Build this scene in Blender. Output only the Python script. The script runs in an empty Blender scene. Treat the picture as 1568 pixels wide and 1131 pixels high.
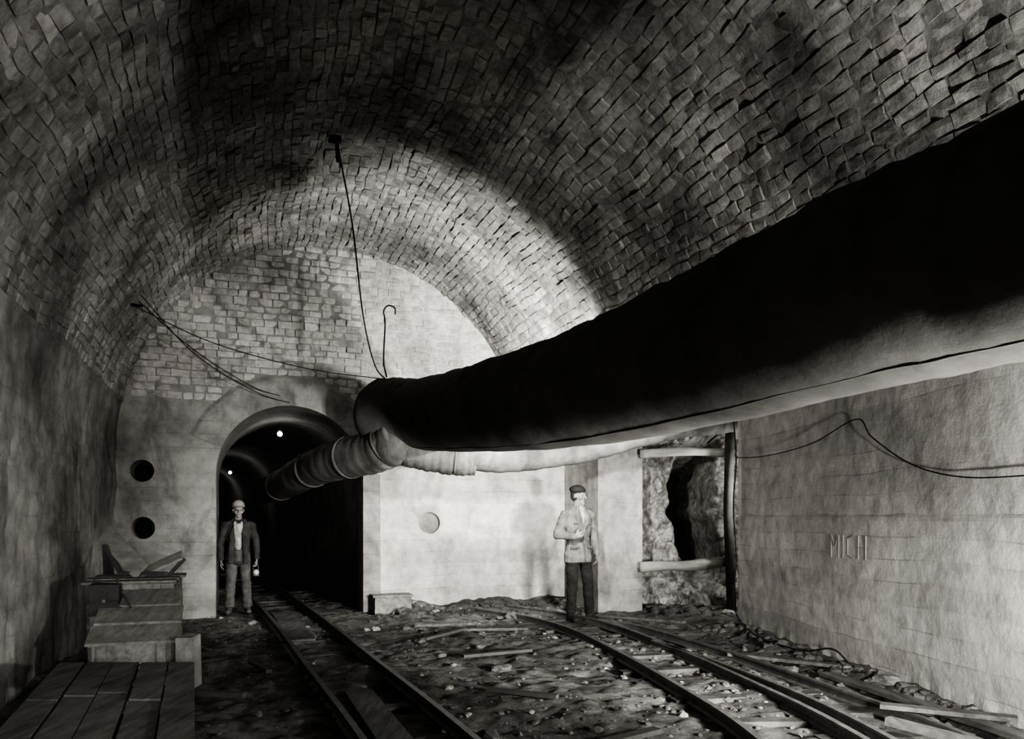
import bpy, bmesh, math, random
import numpy as np
from mathutils import Vector, Matrix, noise
from mathutils.bvhtree import BVHTree
random.seed(7)
SC = bpy.context.scene
COL = SC.collection
CA, SA = 0.946, 0.324          # hall axis runs slightly left of the camera axis
def W(u, v, z): return Vector((u*CA - v*SA, u*SA + v*CA, z))
UC, ZC, RU, RZ = 1.17, 2.35, 3.0, 3.15
VEND = 11.6
CAMH = 1.45

# ------------------------------------------------------------------ materials
def g(v, a=1.0): return (v, v*0.975, v*0.93, a)
def new_mat(name):
    m = bpy.data.materials.new(name); m.use_nodes = True
    nt = m.node_tree; b = nt.nodes['Principled BSDF']
    return m, nt, b
def N(nt, t, **k):
    n = nt.nodes.new(t)
    for a, b in k.items(): setattr(n, a, b)
    return n
def surf(name, lo, hi, scale=3.0, bump=0.4, bscale=25.0, rough=0.9, attr=False, lines=0.0, stretch=None, dist=0.03, stain=0.5, spec=0.2, blotch=0.0):
    m, nt, b = new_mat(name); L = nt.links.new
    tc = N(nt, 'ShaderNodeTexCoord'); src = tc.outputs['Object']
    if stretch:
        mp = N(nt, 'ShaderNodeMapping'); mp.inputs['Scale'].default_value = stretch
        L(src, mp.inputs['Vector']); vec = mp.outputs['Vector']
    else: vec = src
    n1 = N(nt, 'ShaderNodeTexNoise'); n1.inputs['Scale'].default_value = scale; n1.inputs['Detail'].default_value = 8; n1.inputs['Roughness'].default_value = 0.65
    L(vec, n1.inputs['Vector'])
    r = N(nt, 'ShaderNodeValToRGB'); r.color_ramp.elements[0].position = 0.3; r.color_ramp.elements[1].position = 0.7
    r.color_ramp.elements[0].color = g(lo); r.color_ramp.elements[1].color = g(hi)
    L(n1.outputs['Fac'], r.inputs['Fac']); col = r.outputs['Color']
    n0 = N(nt, 'ShaderNodeTexNoise'); n0.inputs['Scale'].default_value = 0.7; n0.inputs['Detail'].default_value = 5
    L(src, n0.inputs['Vector'])
    r0 = N(nt, 'ShaderNodeValToRGB'); r0.color_ramp.elements[0].position = 0.35; r0.color_ramp.elements[1].position = 0.6
    r0.color_ramp.elements[0].color = (1-stain,)*3+(1,); r0.color_ramp.elements[1].color = (1, 1, 1, 1)
    L(n0.outputs['Fac'], r0.inputs['Fac'])
    mx = N(nt, 'ShaderNodeMix', data_type='RGBA', blend_type='MULTIPLY'); mx.inputs['Factor'].default_value = 1
    L(col, mx.inputs['A']); L(r0.outputs['Color'], mx.inputs['B']); col = mx.outputs['Result']
    if blotch:
        mpb = N(nt, 'ShaderNodeMapping'); mpb.inputs['Scale'].default_value = (2.4, 2.4, 1.3); L(src, mpb.inputs['Vector'])
        nb = N(nt, 'ShaderNodeTexNoise'); nb.inputs['Scale'].default_value = 1.0; nb.inputs['Detail'].default_value = 9; nb.inputs['Roughness'].default_value = .7; nb.inputs['Distortion'].default_value = .6
        L(mpb.outputs['Vector'], nb.inputs['Vector'])
        rb = N(nt, 'ShaderNodeValToRGB'); rb.color_ramp.elements[0].position = 0.36; rb.color_ramp.elements[1].position = 0.52
        rb.color_ramp.elements[0].color = (1-blotch,)*3+(1,); rb.color_ramp.elements[1].color = (1, 1, 1, 1); L(nb.outputs['Fac'], rb.inputs['Fac'])
        mxb = N(nt, 'ShaderNodeMix', data_type='RGBA', blend_type='MULTIPLY'); mxb.inputs['Factor'].default_value = 1
        L(col, mxb.inputs['A']); L(rb.outputs['Color'], mxb.inputs['B']); col = mxb.outputs['Result']
    if attr:
        at = N(nt, 'ShaderNodeAttribute', attribute_name='Col')
        mx2 = N(nt, 'ShaderNodeMix', data_type='RGBA', blend_type='MULTIPLY'); mx2.inputs['Factor'].default_value = 1
        L(col, mx2.inputs['A']); L(at.outputs['Color'], mx2.inputs['B']); col = mx2.outputs['Result']
    n2 = N(nt, 'ShaderNodeTexNoise'); n2.inputs['Scale'].default_value = bscale; n2.inputs['Detail'].default_value = 8; n2.inputs['Roughness'].default_value = 0.7
    L(vec, n2.inputs['Vector']); h = n2.outputs['Fac']
    if lines:
        sx = N(nt, 'ShaderNodeSeparateXYZ'); L(src, sx.inputs[0])
        ad = N(nt, 'ShaderNodeMath', operation='MULTIPLY_ADD'); ad.inputs[1].default_value = 0.12
        L(n0.outputs['Fac'], ad.inputs[0]); L(sx.outputs['Z'], ad.inputs[2])
        mu = N(nt, 'ShaderNodeMath', operation='MULTIPLY'); mu.inputs[1].default_value = 5.2; L(ad.outputs[0], mu.inputs[0])
        fr = N(nt, 'ShaderNodeMath', operation='FRACT'); L(mu.outputs[0], fr.inputs[0])
        gt = N(nt, 'ShaderNodeMath', operation='GREATER_THAN'); gt.inputs[1].default_value = 0.94; L(fr.outputs[0], gt.inputs[0])
        r9 = N(nt, 'ShaderNodeValToRGB'); r9.color_ramp.elements[0].position = .45; r9.color_ramp.elements[1].position = .62
        n9 = N(nt, 'ShaderNodeTexNoise'); n9.inputs['Scale'].default_value = 1.9; n9.inputs['Detail'].default_value = 4; L(src, n9.inputs['Vector']); L(n9.outputs['Fac'], r9.inputs['Fac'])
        m0 = N(nt, 'ShaderNodeMath', operation='MULTIPLY'); L(gt.outputs[0], m0.inputs[0]); L(r9.outputs['Color'], m0.inputs[1])
        fl = N(nt, 'ShaderNodeMath', operation='FLOOR'); L(mu.outputs[0], fl.inputs[0])
        wn = N(nt, 'ShaderNodeTexWhiteNoise', noise_dimensions='1D'); L(fl.outputs[0], wn.inputs['W'])
        mr = N(nt, 'ShaderNodeMapRange'); mr.inputs['To Min'].default_value = 1-.28*lines; mr.inputs['To Max'].default_value = 1.0; L(wn.outputs['Value'], mr.inputs['Value'])
        mb_ = N(nt, 'ShaderNodeMix', data_type='RGBA', blend_type='MULTIPLY'); mb_.inputs['Factor'].default_value = 1
        L(col, mb_.inputs['A']); L(mr.outputs['Result'], mb_.inputs['B']); col = mb_.outputs['Result']
        m3 = N(nt, 'ShaderNodeMath', operation='MULTIPLY'); m3.inputs[1].default_value = lines; L(m0.outputs[0], m3.inputs[0])
        m4 = N(nt, 'ShaderNodeMix', data_type='RGBA', blend_type='MULTIPLY')
        L(m3.outputs[0], m4.inputs['Factor']); L(col, m4.inputs['A']); m4.inputs['B'].default_value = (0.45, 0.45, 0.45, 1); col = m4.outputs['Result']
        sb = N(nt, 'ShaderNodeMath', operation='SUBTRACT'); L(h, sb.inputs[0]); L(m3.outputs[0], sb.inputs[1]); h = sb.outputs[0]
    bp = N(nt, 'ShaderNodeBump'); bp.inputs['Strength'].default_value = bump; bp.inputs['Distance'].default_value = dist
    L(h, bp.inputs['Height']); L(bp.outputs['Normal'], b.inputs['Normal'])
    L(col, b.inputs['Base Color']); b.inputs['Roughness'].default_value = rough
    b.inputs['Specular IOR Level'].default_value = spec
    return m
M_brick = surf('stone_blocks', 0.5, 1.0, 12, 0.8, 24, attr=True, stain=0.6, dist=.025, blotch=.5)
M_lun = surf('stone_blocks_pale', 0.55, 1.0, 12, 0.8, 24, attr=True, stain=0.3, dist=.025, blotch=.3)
M_mortar = surf('mortar', 0.18, 0.40, 9, 0.8, 30, stain=0.5, blotch=.3)
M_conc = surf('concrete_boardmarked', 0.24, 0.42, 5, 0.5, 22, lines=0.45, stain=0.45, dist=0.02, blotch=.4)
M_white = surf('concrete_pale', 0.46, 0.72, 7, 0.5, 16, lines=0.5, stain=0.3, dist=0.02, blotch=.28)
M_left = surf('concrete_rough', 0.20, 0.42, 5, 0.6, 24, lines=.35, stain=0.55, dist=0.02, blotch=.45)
M_dirt = surf('dirt_ground', 0.07, 0.30, 5, 1.0, 16, stain=0.45, dist=0.05, blotch=.6)
M_rock = surf('rock', 0.12, 0.62, 8, 0.9, 10, stain=0.4, dist=0.05, blotch=.5)
M_stone = surf('rubble_stone', 0.06, 0.22, 3, 0.6, 20, stain=0.5)
M_tunnel = surf('tunnel_lining', 0.16, 0.3, 4, 0.6, 20, stain=0.4)
M_wood = surf('weathered_wood', 0.07, 0.20, 3, 0.5, 14, stretch=(6, 0.8, 6), stain=0.4, dist=0.01, blotch=.3)
M_tie = surf('sleeper_wood', 0.04, 0.14, 5, 0.6, 14, stain=0.4, dist=0.02)
M_woodl = surf('pale_wood', 0.26, 0.5, 3, 0.7, 14, stretch=(1, 6, 6), stain=0.4, dist=0.02)
M_woodd = surf('dark_wood', 0.05, 0.11, 4, 0.5, 14, stain=0.2, dist=0.01)
M_duct = surf('duct_canvas', 0.10, 0.16, 4, 0.25, 9, rough=0.85, stain=0.3, dist=0.02, spec=.05)
M_duct2 = surf('duct_canvas_pale', 0.10, 0.22, 5, 0.35, 12, rough=0.8, stain=0.4, dist=0.02, blotch=.4)
M_steel = surf('rail_steel', 0.06, 0.17, 10, 0.3, 30, rough=0.5, stain=0.3, dist=0.005, spec=0.4)
M_cable = surf('cable_black', 0.015, 0.03, 8, 0.1, 30, rough=0.6)
M_leather = surf('black_leather', 0.02, 0.04, 8, 0.3, 30, rough=0.5, spec=0.4)
def bulb_mat(s):
    m, nt, b = new_mat('bulb_glow'); b.inputs['Emission Color'].default_value = g(1); b.inputs['Emission Strength'].default_value = s
    return m
M_bulb = bulb_mat(70)
def fig_mat():
    m, nt, b = new_mat('figure_cloth_and_skin'); L = nt.links.new
    at = N(nt, 'ShaderNodeAttribute', attribute_name='Col')
    tc = N(nt, 'ShaderNodeTexCoord'); n = N(nt, 'ShaderNodeTexNoise'); n.inputs['Scale'].default_value = 9; n.inputs['Detail'].default_value = 6
    L(tc.outputs['Object'], n.inputs['Vector'])
    r = N(nt, 'ShaderNodeValToRGB'); r.color_ramp.elements[0].color = (.6,)*3+(1,); r.color_ramp.elements[1].color = (1.1,)*3+(1,)
    r.color_ramp.elements[0].position = .35; r.color_ramp.elements[1].position = .65
    L(n.outputs['Fac'], r.inputs['Fac'])
    mx = N(nt, 'ShaderNodeMix', data_type='RGBA', blend_type='MULTIPLY'); mx.inputs['Factor'].default_value = 1
    L(at.outputs['Color'], mx.inputs['A']); L(r.outputs['Color'], mx.inputs['B']); L(mx.outputs['Result'], b.inputs['Base Color'])
    bp = N(nt, 'ShaderNodeBump'); bp.inputs['Strength'].default_value = .25; bp.inputs['Distance'].default_value = .015
    L(n.outputs['Fac'], bp.inputs['Height']); L(bp.outputs['Normal'], b.inputs['Normal'])
    b.inputs['Roughness'].default_value = .85; b.inputs['Specular IOR Level'].default_value = .2
    return m
M_fig = fig_mat()

# ------------------------------------------------------------------ mesh helpers
def mk(name, verts, faces, mat, smooth=False, mats=None, fm=None, cols=None, parent=None):
    me = bpy.data.meshes.new(name); me.from_pydata([tuple(v) for v in verts], [], faces); me.update()
    for m in (mats or [mat]): me.materials.append(m)
    if fm: me.polygons.foreach_set('material_index', fm)
    if smooth: me.polygons.foreach_set('use_smooth', [True]*len(me.polygons))
    if cols is not None:
        ca = me.color_attributes.new('Col', 'FLOAT_COLOR', 'POINT')
        ca.data.foreach_set('color', np.array(cols, dtype=np.float32).ravel())
    ob = bpy.data.objects.new(name, me); COL.objects.link(ob)
    if parent: ob.parent = parent
    return ob
class MB:
    def __init__(s): s.v = []; s.f = []; s.m = []
    def add(s, vs, fs, mi=0):
        o = len(s.v); s.v += [Vector(p) for p in vs]; s.f += [tuple(i+o for i in f) for f in fs]; s.m += [mi]*len(fs)
    def box8(s, c, mi=0):
        s.add(c, [(3,2,1,0),(4,5,6,7),(0,1,5,4),(1,2,6,5),(2,3,7,6),(3,0,4,7)], mi)
    def box(s, ctr, size, rot=None, mi=0, jit=0.0):
        c = Vector(ctr); R = rot or Matrix.Identity(3); hx, hy, hz = [a/2 for a in size]
        P = [(-hx,-hy,-hz),(hx,-hy,-hz),(hx,hy,-hz),(-hx,hy,-hz),(-hx,-hy,hz),(hx,-hy,hz),(hx,hy,hz),(-hx,hy,hz)]
        s.box8([c + R @ (Vector(p)+Vector([random.uniform(-jit,jit) for _ in range(3)])) for p in P], mi)
    def beam(s, a, b, w, h, mi=0, roll=0.0):
        a = Vector(a); b = Vector(b); d = (b-a); L = d.length; d.normalize()
        up = Vector((0,0,1)) if abs(d.z) < .95 else Vector((0,1,0))
        x = d.cross(up).normalized(); y = x.cross(d).normalized()
        if roll:
            q = Matrix.Rotation(roll, 3, d); x = q @ x; y = q @ y
        s.box8([a-x*w/2-y*h/2, a+x*w/2-y*h/2, b+x*w/2-y*h/2, b-x*w/2-y*h/2, a-x*w/2+y*h/2, a+x*w/2+y*h/2, b+x*w/2+y*h/2, b-x*w/2+y*h/2], mi)
    def tube(s, pts, rad, n=10, mi=0, rough=0.0):
        pts = [Vector(p) for p in pts]; k = len(pts)
        if not hasattr(rad, '__len__'): rad = [rad]*k
        vs = []; pn = None
        for i, p in enumerate(pts):
            d = (pts[min(i+1,k-1)]-pts[max(i-1,0)]).normalized()
            if pn is None:
                up = Vector((0,0,1)) if abs(d.z) < .9 else Vector((1,0,0)); x = d.cross(up).normalized()
            else: x = (pn - d*pn.dot(d)).normalized()
            pn = x; y = d.cross(x)
            for j in range(n):
                a = 2*math.pi*j/n; q = x*math.cos(a)+y*math.sin(a)
                rr = rad[i]*(1+(rough*noise.noise((p+q*rad[i])*3.0) if rough else 0))
                vs.append(p+q*rr)
        fs = [(i*n+j, i*n+(j+1)%n, (i+1)*n+(j+1)%n, (i+1)*n+j) for i in range(k-1) for j in range(n)]
        fs += [tuple(range(n-1,-1,-1)), tuple((k-1)*n+j for j in range(n))]
        s.add(vs, fs, mi)
    def sphere(s, c, r, sc=(1,1,1), n=12, mi=0):
        vs = []; fs = []
        m = n//2
        for i in range(m+1):
            t = math.pi*i/m
            for j in range(n):
                a = 2*math.pi*j/n
                vs.append(Vector(c)+Vector((r*sc[0]*math.sin(t)*math.cos(a), r*sc[1]*math.sin(t)*math.sin(a), r*sc[2]*math.cos(t))))
        fs = [(i*n+j, (i+1)*n+j, (i+1)*n+(j+1)%n, i*n+(j+1)%n) for i in range(m) for j in range(n)]
        s.add(vs, fs, mi)
    def obj(s, name, mats, smooth=False, parent=None):
        if not isinstance(mats, list): mats = [mats]
        ob = mk(name, s.v, s.f, None, smooth, mats, s.m, parent=parent)
        return ob
def catmull(pts, n=12):
    pts = [Vector(p) for p in pts]; P = [pts[0]*2-pts[1]]+pts+[pts[-1]*2-pts[-2]]; out = []
    for i in range(1, len(P)-2):
        for k in range(n):
            t = k/n; a, b, c, d = P[i-1], P[i], P[i+1], P[i+2]
            out.append(0.5*((2*b)+(c-a)*t+(2*a-5*b+4*c-d)*t*t+(3*b-a-3*c+d)*t**3))
    out.append(pts[-1]); return out

# ------------------------------------------------------------------ stone block fields
def bricks(fmap, s0, s1, w0, w1, rh, l0, l1, pr0, pr1, keep=None, jit=0.006, miss=0.015, wob=0.0):
    V = []; F = []; C = []
    s = s0
    def sw(s, w): return s+wob*noise.noise(Vector((s*1.1, w*.8, 11)))*1.0+wob*.4*noise.noise(Vector((s*4, w*3, 2)))
    while s < s1-0.01:
        w = w0-random.uniform(0, l1); rr = rh*random.uniform(.88,1.14)
        while w < w1:
            ln = random.uniform(l0, l1); cs, cw = s+rr/2, w+ln/2
            if (keep is None or keep(cs, cw)) and random.random() > miss:
                p = random.uniform(pr0, pr1)
                if random.random() < .05: p += .016
                o = len(V); gp = 0.007
                a0, a1, b0, b1 = s+gp*random.uniform(.3,2.0), s+rr-gp*random.uniform(.2,1.8), w+gp*random.uniform(.3,2.2), w+ln-gp*random.uniform(.2,2.0)
                tl = random.uniform(-.010,.010); tl2 = random.uniform(-.006,.006)
                cj = [[(random.uniform(-jit,jit), random.uniform(-jit,jit), random.uniform(-jit,jit)) for _ in range(3)] for _ in range(3)]
                for i in range(3):
                    for j in range(3):
                        ss = a0+(a1-a0)*i/2; ww = b0+(b1-b0)*j/2
                        e = 0.002 if (i == 1 and j == 1) else (-0.002 if (i == 1 or j == 1) else -.005)
                        q = cj[i][j]; V.append(fmap(sw(ss,ww)+q[0], ww+q[1], p+e+q[2]*.7+tl*(j-1)+tl2*(i-1)))
                ring = [0,1,2,5,8,7,6,3]
                for k_ in ring:
                    i, j = divmod(k_, 3); ss = a0+(a1-a0)*i/2+(i-1)*.004; ww = b0+(b1-b0)*j/2+(j-1)*.004
                    q = cj[i][j]; V.append(fmap(sw(ss,ww)+q[0], ww+q[1], -0.03))
                for (i, j) in ((0,0),(0,1),(1,0),(1,1)):
                    F.append((o+i*3+j, o+i*3+j+1, o+(i+1)*3+j+1, o+(i+1)*3+j))
                for k in range(8):
                    F.append((o+ring[k], o+9+k, o+9+(k+1)%8, o+ring[(k+1)%8]))
                big = noise.noise(Vector((cs*.9, cw*.9, 3)))
                c = random.uniform(.44,.60)+.16*big
                if random.random() < .05: c *= .7
                if random.random() < .06: c *= 1.25
                C += [(c, c, c, 1)]*17
            w += ln
        s += rr
    return V, F, C

TH0 = math.asin((3.1-ZC)/RZ)
def vault_pt(th, v, h):
    n = Vector((math.cos(th)/RU, math.sin(th)/RZ)); n.normalize()
    wob = 0.06*noise.noise(Vector((th*1.8, v*.8, 0)))+.015*noise.noise(Vector((th*6, v*3, 0)))
    h = h+wob
    return W(UC+RU*math.cos(th)-n.x*h, v, ZC+RZ*math.sin(th)-n.y*h)
RM = 3.07
VB = -3.0
NS, NV = 90, 100
sv = []
for i in range(NS+1):
    th = (TH0-0.02)+(math.pi-2*(TH0-0.02))*i/NS
    for j in range(NV+1): sv.append(vault_pt(th, VB+(VEND+.1-VB)*j/NV, 0.004))
sf = [(i*(NV+1)+j, i*(NV+1)+j+1, (i+1)*(NV+1)+j+1, (i+1)*(NV+1)+j) for i in range(NS) for j in range(NV)]
bv, bf, bc = bricks(lambda s, w, h: vault_pt(s/RM, w, h), TH0*RM, (math.pi-TH0)*RM, 0.0, VEND-0.02, 0.10, 0.12, 0.24, 0.008, 0.022, jit=.0065, wob=.07)
o = len(sv)
mk('ceiling', sv+bv, sf+[tuple(i+o for i in f) for f in bf], None, False, [M_brick, M_mortar], [1]*len(sf)+[0]*len(bf), [(1,1,1,1)]*len(sv)+bc)

mb = MB()
ue = UC+RU*math.cos(TH0)
mb.box8([W(ue-.02,VB,3.08),W(9,VB,3.08),W(9,14.0,3.08),W(ue-.02,14.0,3.08),W(ue-.02,VB,3.4),W(9,VB,3.4),W(9,14,3.4),W(ue-.02,14,3.4)])
mb.obj('ceiling_side_gallery', M_conc)

# ------------------------------------------------------------------ left wall (rough concrete, curving into the vault)
prof = [(UC-RU, -.3)]+[(UC-RU, z) for z in np.linspace(0, ZC, 48)]+[(UC+RU*math.cos(t), ZC+RZ*math.sin(t)) for t in np.linspace(math.pi, math.pi-TH0+.01, 14)][1:]
nv = 280; lv = []
for (u, z) in prof:
    for j in range(nv+1):
        v = VB+(VEND+.1-VB)*j/nv; q = Vector((v*1.6, z*1.6, 1.3))
        d = 0.03*noise.fractal(q, 1.0, 2.0, 5)+0.010*noise.noise(q*5)
        for vj in (4.6, 6.9, 9.3): d -= .03*math.exp(-((v-vj)/.03)**2) if z < 2.3 else 0
        if z > 1.9: d += .03*max(0,min(1,(z-1.9)/.02)) * (1 if v < 8.5 else 0)
        lv.append(W(u+d, v, z))
lf = [(i*(nv+1)+j, i*(nv+1)+j+1, (i+1)*(nv+1)+j+1, (i+1)*(nv+1)+j) for i in range(len(prof)-1) for j in range(nv)]
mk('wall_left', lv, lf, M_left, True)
mb = MB(); mb.box8([W(-2.2,VB-.2,-.2),W(9,VB-.2,-.2),W(9,VB,-.2),W(-2.2,VB,-.2),W(-2.2,VB-.2,6),W(9,VB-.2,6),W(9,VB,6),W(-2.2,VB,6)])
mb.obj('wall_back', M_mortar)

# ------------------------------------------------------------------ end wall with portal and round holes
PC, PR, PS = 0.51, 1.04, 2.05
def poly_curve(splines, ext):
    cu = bpy.data.curves.new('c', 'CURVE'); cu.dimensions = '2D'; cu.fill_mode = 'BOTH'; cu.extrude = ext
    for pts in splines:
        sp = cu.splines.new('POLY'); sp.points.add(len(pts)-1)
        for p, q in zip(sp.points, pts): p.co = (q[0], q[1], 0, 1)
        sp.use_cyclic_u = True
    ob = bpy.data.objects.new('c', cu); COL.objects.link(ob)
    dg = bpy.context.evaluated_depsgraph_get(); me = bpy.data.meshes.new_from_object(ob.evaluated_get(dg))
    bpy.data.objects.remove(ob); return me
def circ(cx, cy, r, n=28): return [(cx+r*math.cos(2*math.pi*i/n), cy+r*math.sin(2*math.pi*i/n)) for i in range(n)]
outer = [(-2.2,-.2),(PC-PR,-.2),(PC-PR,PS)]+[(PC-PR*math.cos(math.pi*i/28), PS+PR*math.sin(math.pi*i/28)) for i in range(1,28)]+[(PC+PR,PS),(PC+PR,-.2),(5.75,-.2),(5.75,6),(-2.2,6)]
me = poly_curve([outer, circ(-1.49,2.09,.155), circ(-1.48,1.29,.155), circ(2.6,1.35,.17)], 0.2)
for v in me.vertices:
    v.co = W(v.co.x, VEND+.2-v.co.z, v.co.y)
me.materials.clear(); me.materials.append(M_conc); me.materials.append(M_white)
ew = bpy.data.objects.new('wall_end', me); COL.objects.link(ew)
bm = bmesh.new(); bm.from_mesh(me)
bmesh.ops.bisect_plane(bm, geom=bm.verts[:]+bm.edges[:]+bm.faces[:], plane_co=W(PC+PR,VEND,0), plane_no=(CA,SA,0))
bmesh.ops.recalc_face_normals(bm, faces=bm.faces)
for f in bm.faces:
    c = f.calc_center_median(); u = c.x*CA+c.y*SA
    f.material_index = 1 if u > PC+PR else 0
bm.to_mesh(me); bm.free()
def keep_l(z, u):
    if ((u-UC)/RU)**2+((z-ZC)/RZ)**2 > 1.0: return False
    if (u-PC)**2+(z-PS)**2 < 1.52**2: return False
    return True
bv, bf, bc = bricks(lambda s, w, h: W(w, VEND-h, s), 3.12, 5.55, -2.0, 4.4, 0.10, 0.13, 0.26, 0.002, 0.014, keep_l, 0.004, .03, wob=.03)
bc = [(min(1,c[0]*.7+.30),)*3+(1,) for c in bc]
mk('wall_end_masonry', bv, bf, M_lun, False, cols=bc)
mb = MB(); n = 32; vs = []
for i in range(n+1):
    a = math.pi*i/n
    for r, d in ((PR,-.03),(1.44,-.03),(1.5,.0),(PR,.0)):
        vs.append(W(PC-r*math.cos(a), VEND+d, PS+r*math.sin(a)))
mb.add(vs, [(i*4+k,(i+1)*4+k,(i+1)*4+(k+1)%4,i*4+(k+1)%4) for i in range(4,n-3) for k in range(4)])
mb.obj('trim_portal_arch', M_conc)
mb = MB()
mb.box(W(1.68, VEND-.06, 1.05), (.26,.14,2.1), Matrix.Rotation(math.atan2(SA,CA),3,'Z'), jit=.01)
mb.obj('trim_portal_jamb', M_conc)
mb = MB(); mb.tube([W(2.6,VEND+.08,1.35), W(2.6,VEND+.2,1.35)], .168, 28); mb.obj('trim_round_niche_plug', M_conc)
RV = Matrix.Rotation(math.atan2(SA,CA),3,'Z')
# ------------------------------------------------------------------ portal tunnel
cl = catmull([(PC,VEND+.35,0),(PC-.05,14.5,0),(-.1,18,0),(-.75,22,0),(-1.6,28,0),(-3.4,36,0)], 8)
pr = [(-PR-.05,-.2),(-PR-.05,PS)]+[(-(PR+.05)*math.cos(math.pi*i/20), PS+(PR+.05)*math.sin(math.pi*i/20)) for i in range(1,20)]+[(PR+.05,PS),(PR+.05,-.2)]
tv = []
for p in cl:
    for (x, z) in pr: tv.append(W(p.x+x, p.y, z))
m_ = len(pr)
tf = [(i*m_+k, i*m_+k+1, (i+1)*m_+k+1, (i+1)*m_+k) for i in range(len(cl)-1) for k in range(m_-1)]
tf.append(tuple((len(cl)-1)*m_+k for k in range(m_)))
mk('wall_tunnel', tv, tf, M_tunnel, True)
for (u, v, z) in ((.41,13.6,2.88),(-.62,21.3,2.62),(-1.33,27.9,2.49)):
    mb = MB(); p = W(u,v,z); top = W(u,v,3.08)
    mb.sphere(p, .042, mi=0); mb.tube([p+Vector((0,0,.03)), p+Vector((0,0,.1))], .025, 8, 1); mb.tube([p+Vector((0,0,.09)), top], .008, 6, 1)
    mb.obj('tunnel_bulb_lamp', [M_bulb, M_cable], True)

# ------------------------------------------------------------------ pier, right block wall, rock face
mb = MB(); mb.box8([W(4.9,10.3,-.2),W(5.65,10.3,-.2),W(5.65,11.59,-.2),W(4.9,11.59,-.2),W(4.9,10.3,3.07),W(5.65,10.3,3.07),W(5.65,11.59,3.07),W(4.9,11.59,3.07)])
mb.obj('wall_pier', M_conc)
def XR(y): return 2.95+.1032*(9.8-y)
nv = 220; nz = 120; rv = []
for i in range(nz+1):
    z = -.2+3.28*i/nz
    for j in range(nv+1):
        y = -3.5+(9.8+3.5)*j/nv; q = Vector((y*.9, z*.9, 7.7))
        d = .015*noise.fractal(q,1,2,3)+.005*noise.noise(q*9)
        zj = 1.43+.02*noise.noise(Vector((y*1.3,0,4)))
        d += .014*max(0,min(1,(z-zj)/.03))
        if j == nv: d = 0
        if z < .2: d -= .05*(.2-z)/.4*abs(noise.noise(Vector((y*4,0,0))))*2
        rv.append((XR(y)+d, y, z))
rf = [(i*(nv+1)+j, (i+1)*(nv+1)+j, (i+1)*(nv+1)+j+1, i*(nv+1)+j+1) for i in range(nz) for j in range(nv)]
o = len(rv)
rv += [(2.95,9.8,-.2),(5.6,10.1,-.2),(5.6,10.1,3.08),(2.95,9.8,3.08)]; rf.append((o,o+1,o+2,o+3))
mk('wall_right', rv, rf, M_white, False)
# faint scratched letters
mb = MB()
def wl(y, z): return (XR(y)+.006, y, z)
def stroke(a, b): mb.beam(wl(*a), wl(*b), .022, .006)
Y = 7.5
for (a, b) in (((0,0),(0,.22)),((0,.22),(-.07,.1)),((-.07,.1),(-.14,.22)),((-.14,.22),(-.14,0)),((-.22,0),(-.22,.22)),((-.30,.03),(-.30,.19)),((-.30,.19),(-.40,.22)),((-.30,.03),(-.40,0)),((-.48,0),(-.48,.22)),((-.60,0),(-.60,.22)),((-.48,.11),(-.60,.11))):
    stroke((Y+a[0], 1.05+a[1]), (Y+b[0], 1.05+b[1]))
mb.obj('wall_graffiti', surf('graffiti_chalk', .24, .4, 20, .2, 20))
# rock face: craggy, with a dark cavity
rv = []; nx, nz = 190, 150
for i in range(nz+1):
    z = -.2+3.3*i/nz
    for j in range(nx+1):
        x = 1.5+4.2*j/nx; q = Vector((x*1.5, z*1.3, 4.2))
        vd = noise.voronoi(q*1.7)[0]; vd2 = noise.voronoi(q*4.5)[0]
        d = .25*noise.fractal(q,1,2.1,6)-.5*(vd[1]-vd[0])-.16*(vd2[1]-vd2[0])
        cx = 3.02+.16*math.sin(z*2.6)
        cav = math.exp(-((x-cx)/(.27+.12*noise.noise(Vector((z*3,x*2,0)))))**4-((z-1.5)/1.0)**4); d += 2.6*cav
        rv.append((x, 12.3+d, z))
rf = [(i*(nx+1)+j, i*(nx+1)+j+1, (i+1)*(nx+1)+j+1, (i+1)*(nx+1)+j) for i in range(nz) for j in range(nx)]
mk('wall_rock', rv, rf, M_rock, False)
mb = MB(); mb.box8([(5.6,9.9,-.2),(5.8,9.9,-.2),(5.8,15,-.2),(5.6,15,-.2),(5.6,9.9,3.1),(5.8,9.9,3.1),(5.8,15,3.1),(5.6,15,3.1)]); mb.obj('wall_gallery_end', M_left)
mb = MB()
mb.tube(catmull([(1.95,11.45,.68),(2.3,11.42,.70),(2.7,11.4,.71),(3.25,11.35,.77)],6), .08, 12, 0, .25)
mb.tube(catmull([(1.95,11.45,2.40),(2.6,11.4,2.44),(3.25,11.35,2.41)],8), .07, 12, 0, .25)
mb.tube([(3.28,11.2,-.05),(3.22,11.2,1.5),(3.26,11.2,3.07)], .07, 10, 1, .1)
mb.beam((2.95,11.3,2.55),(3.3,11.25,2.85),.12,.05,1)
mb.obj('timber_shoring', [M_woodl, M_woodd], True)

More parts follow.
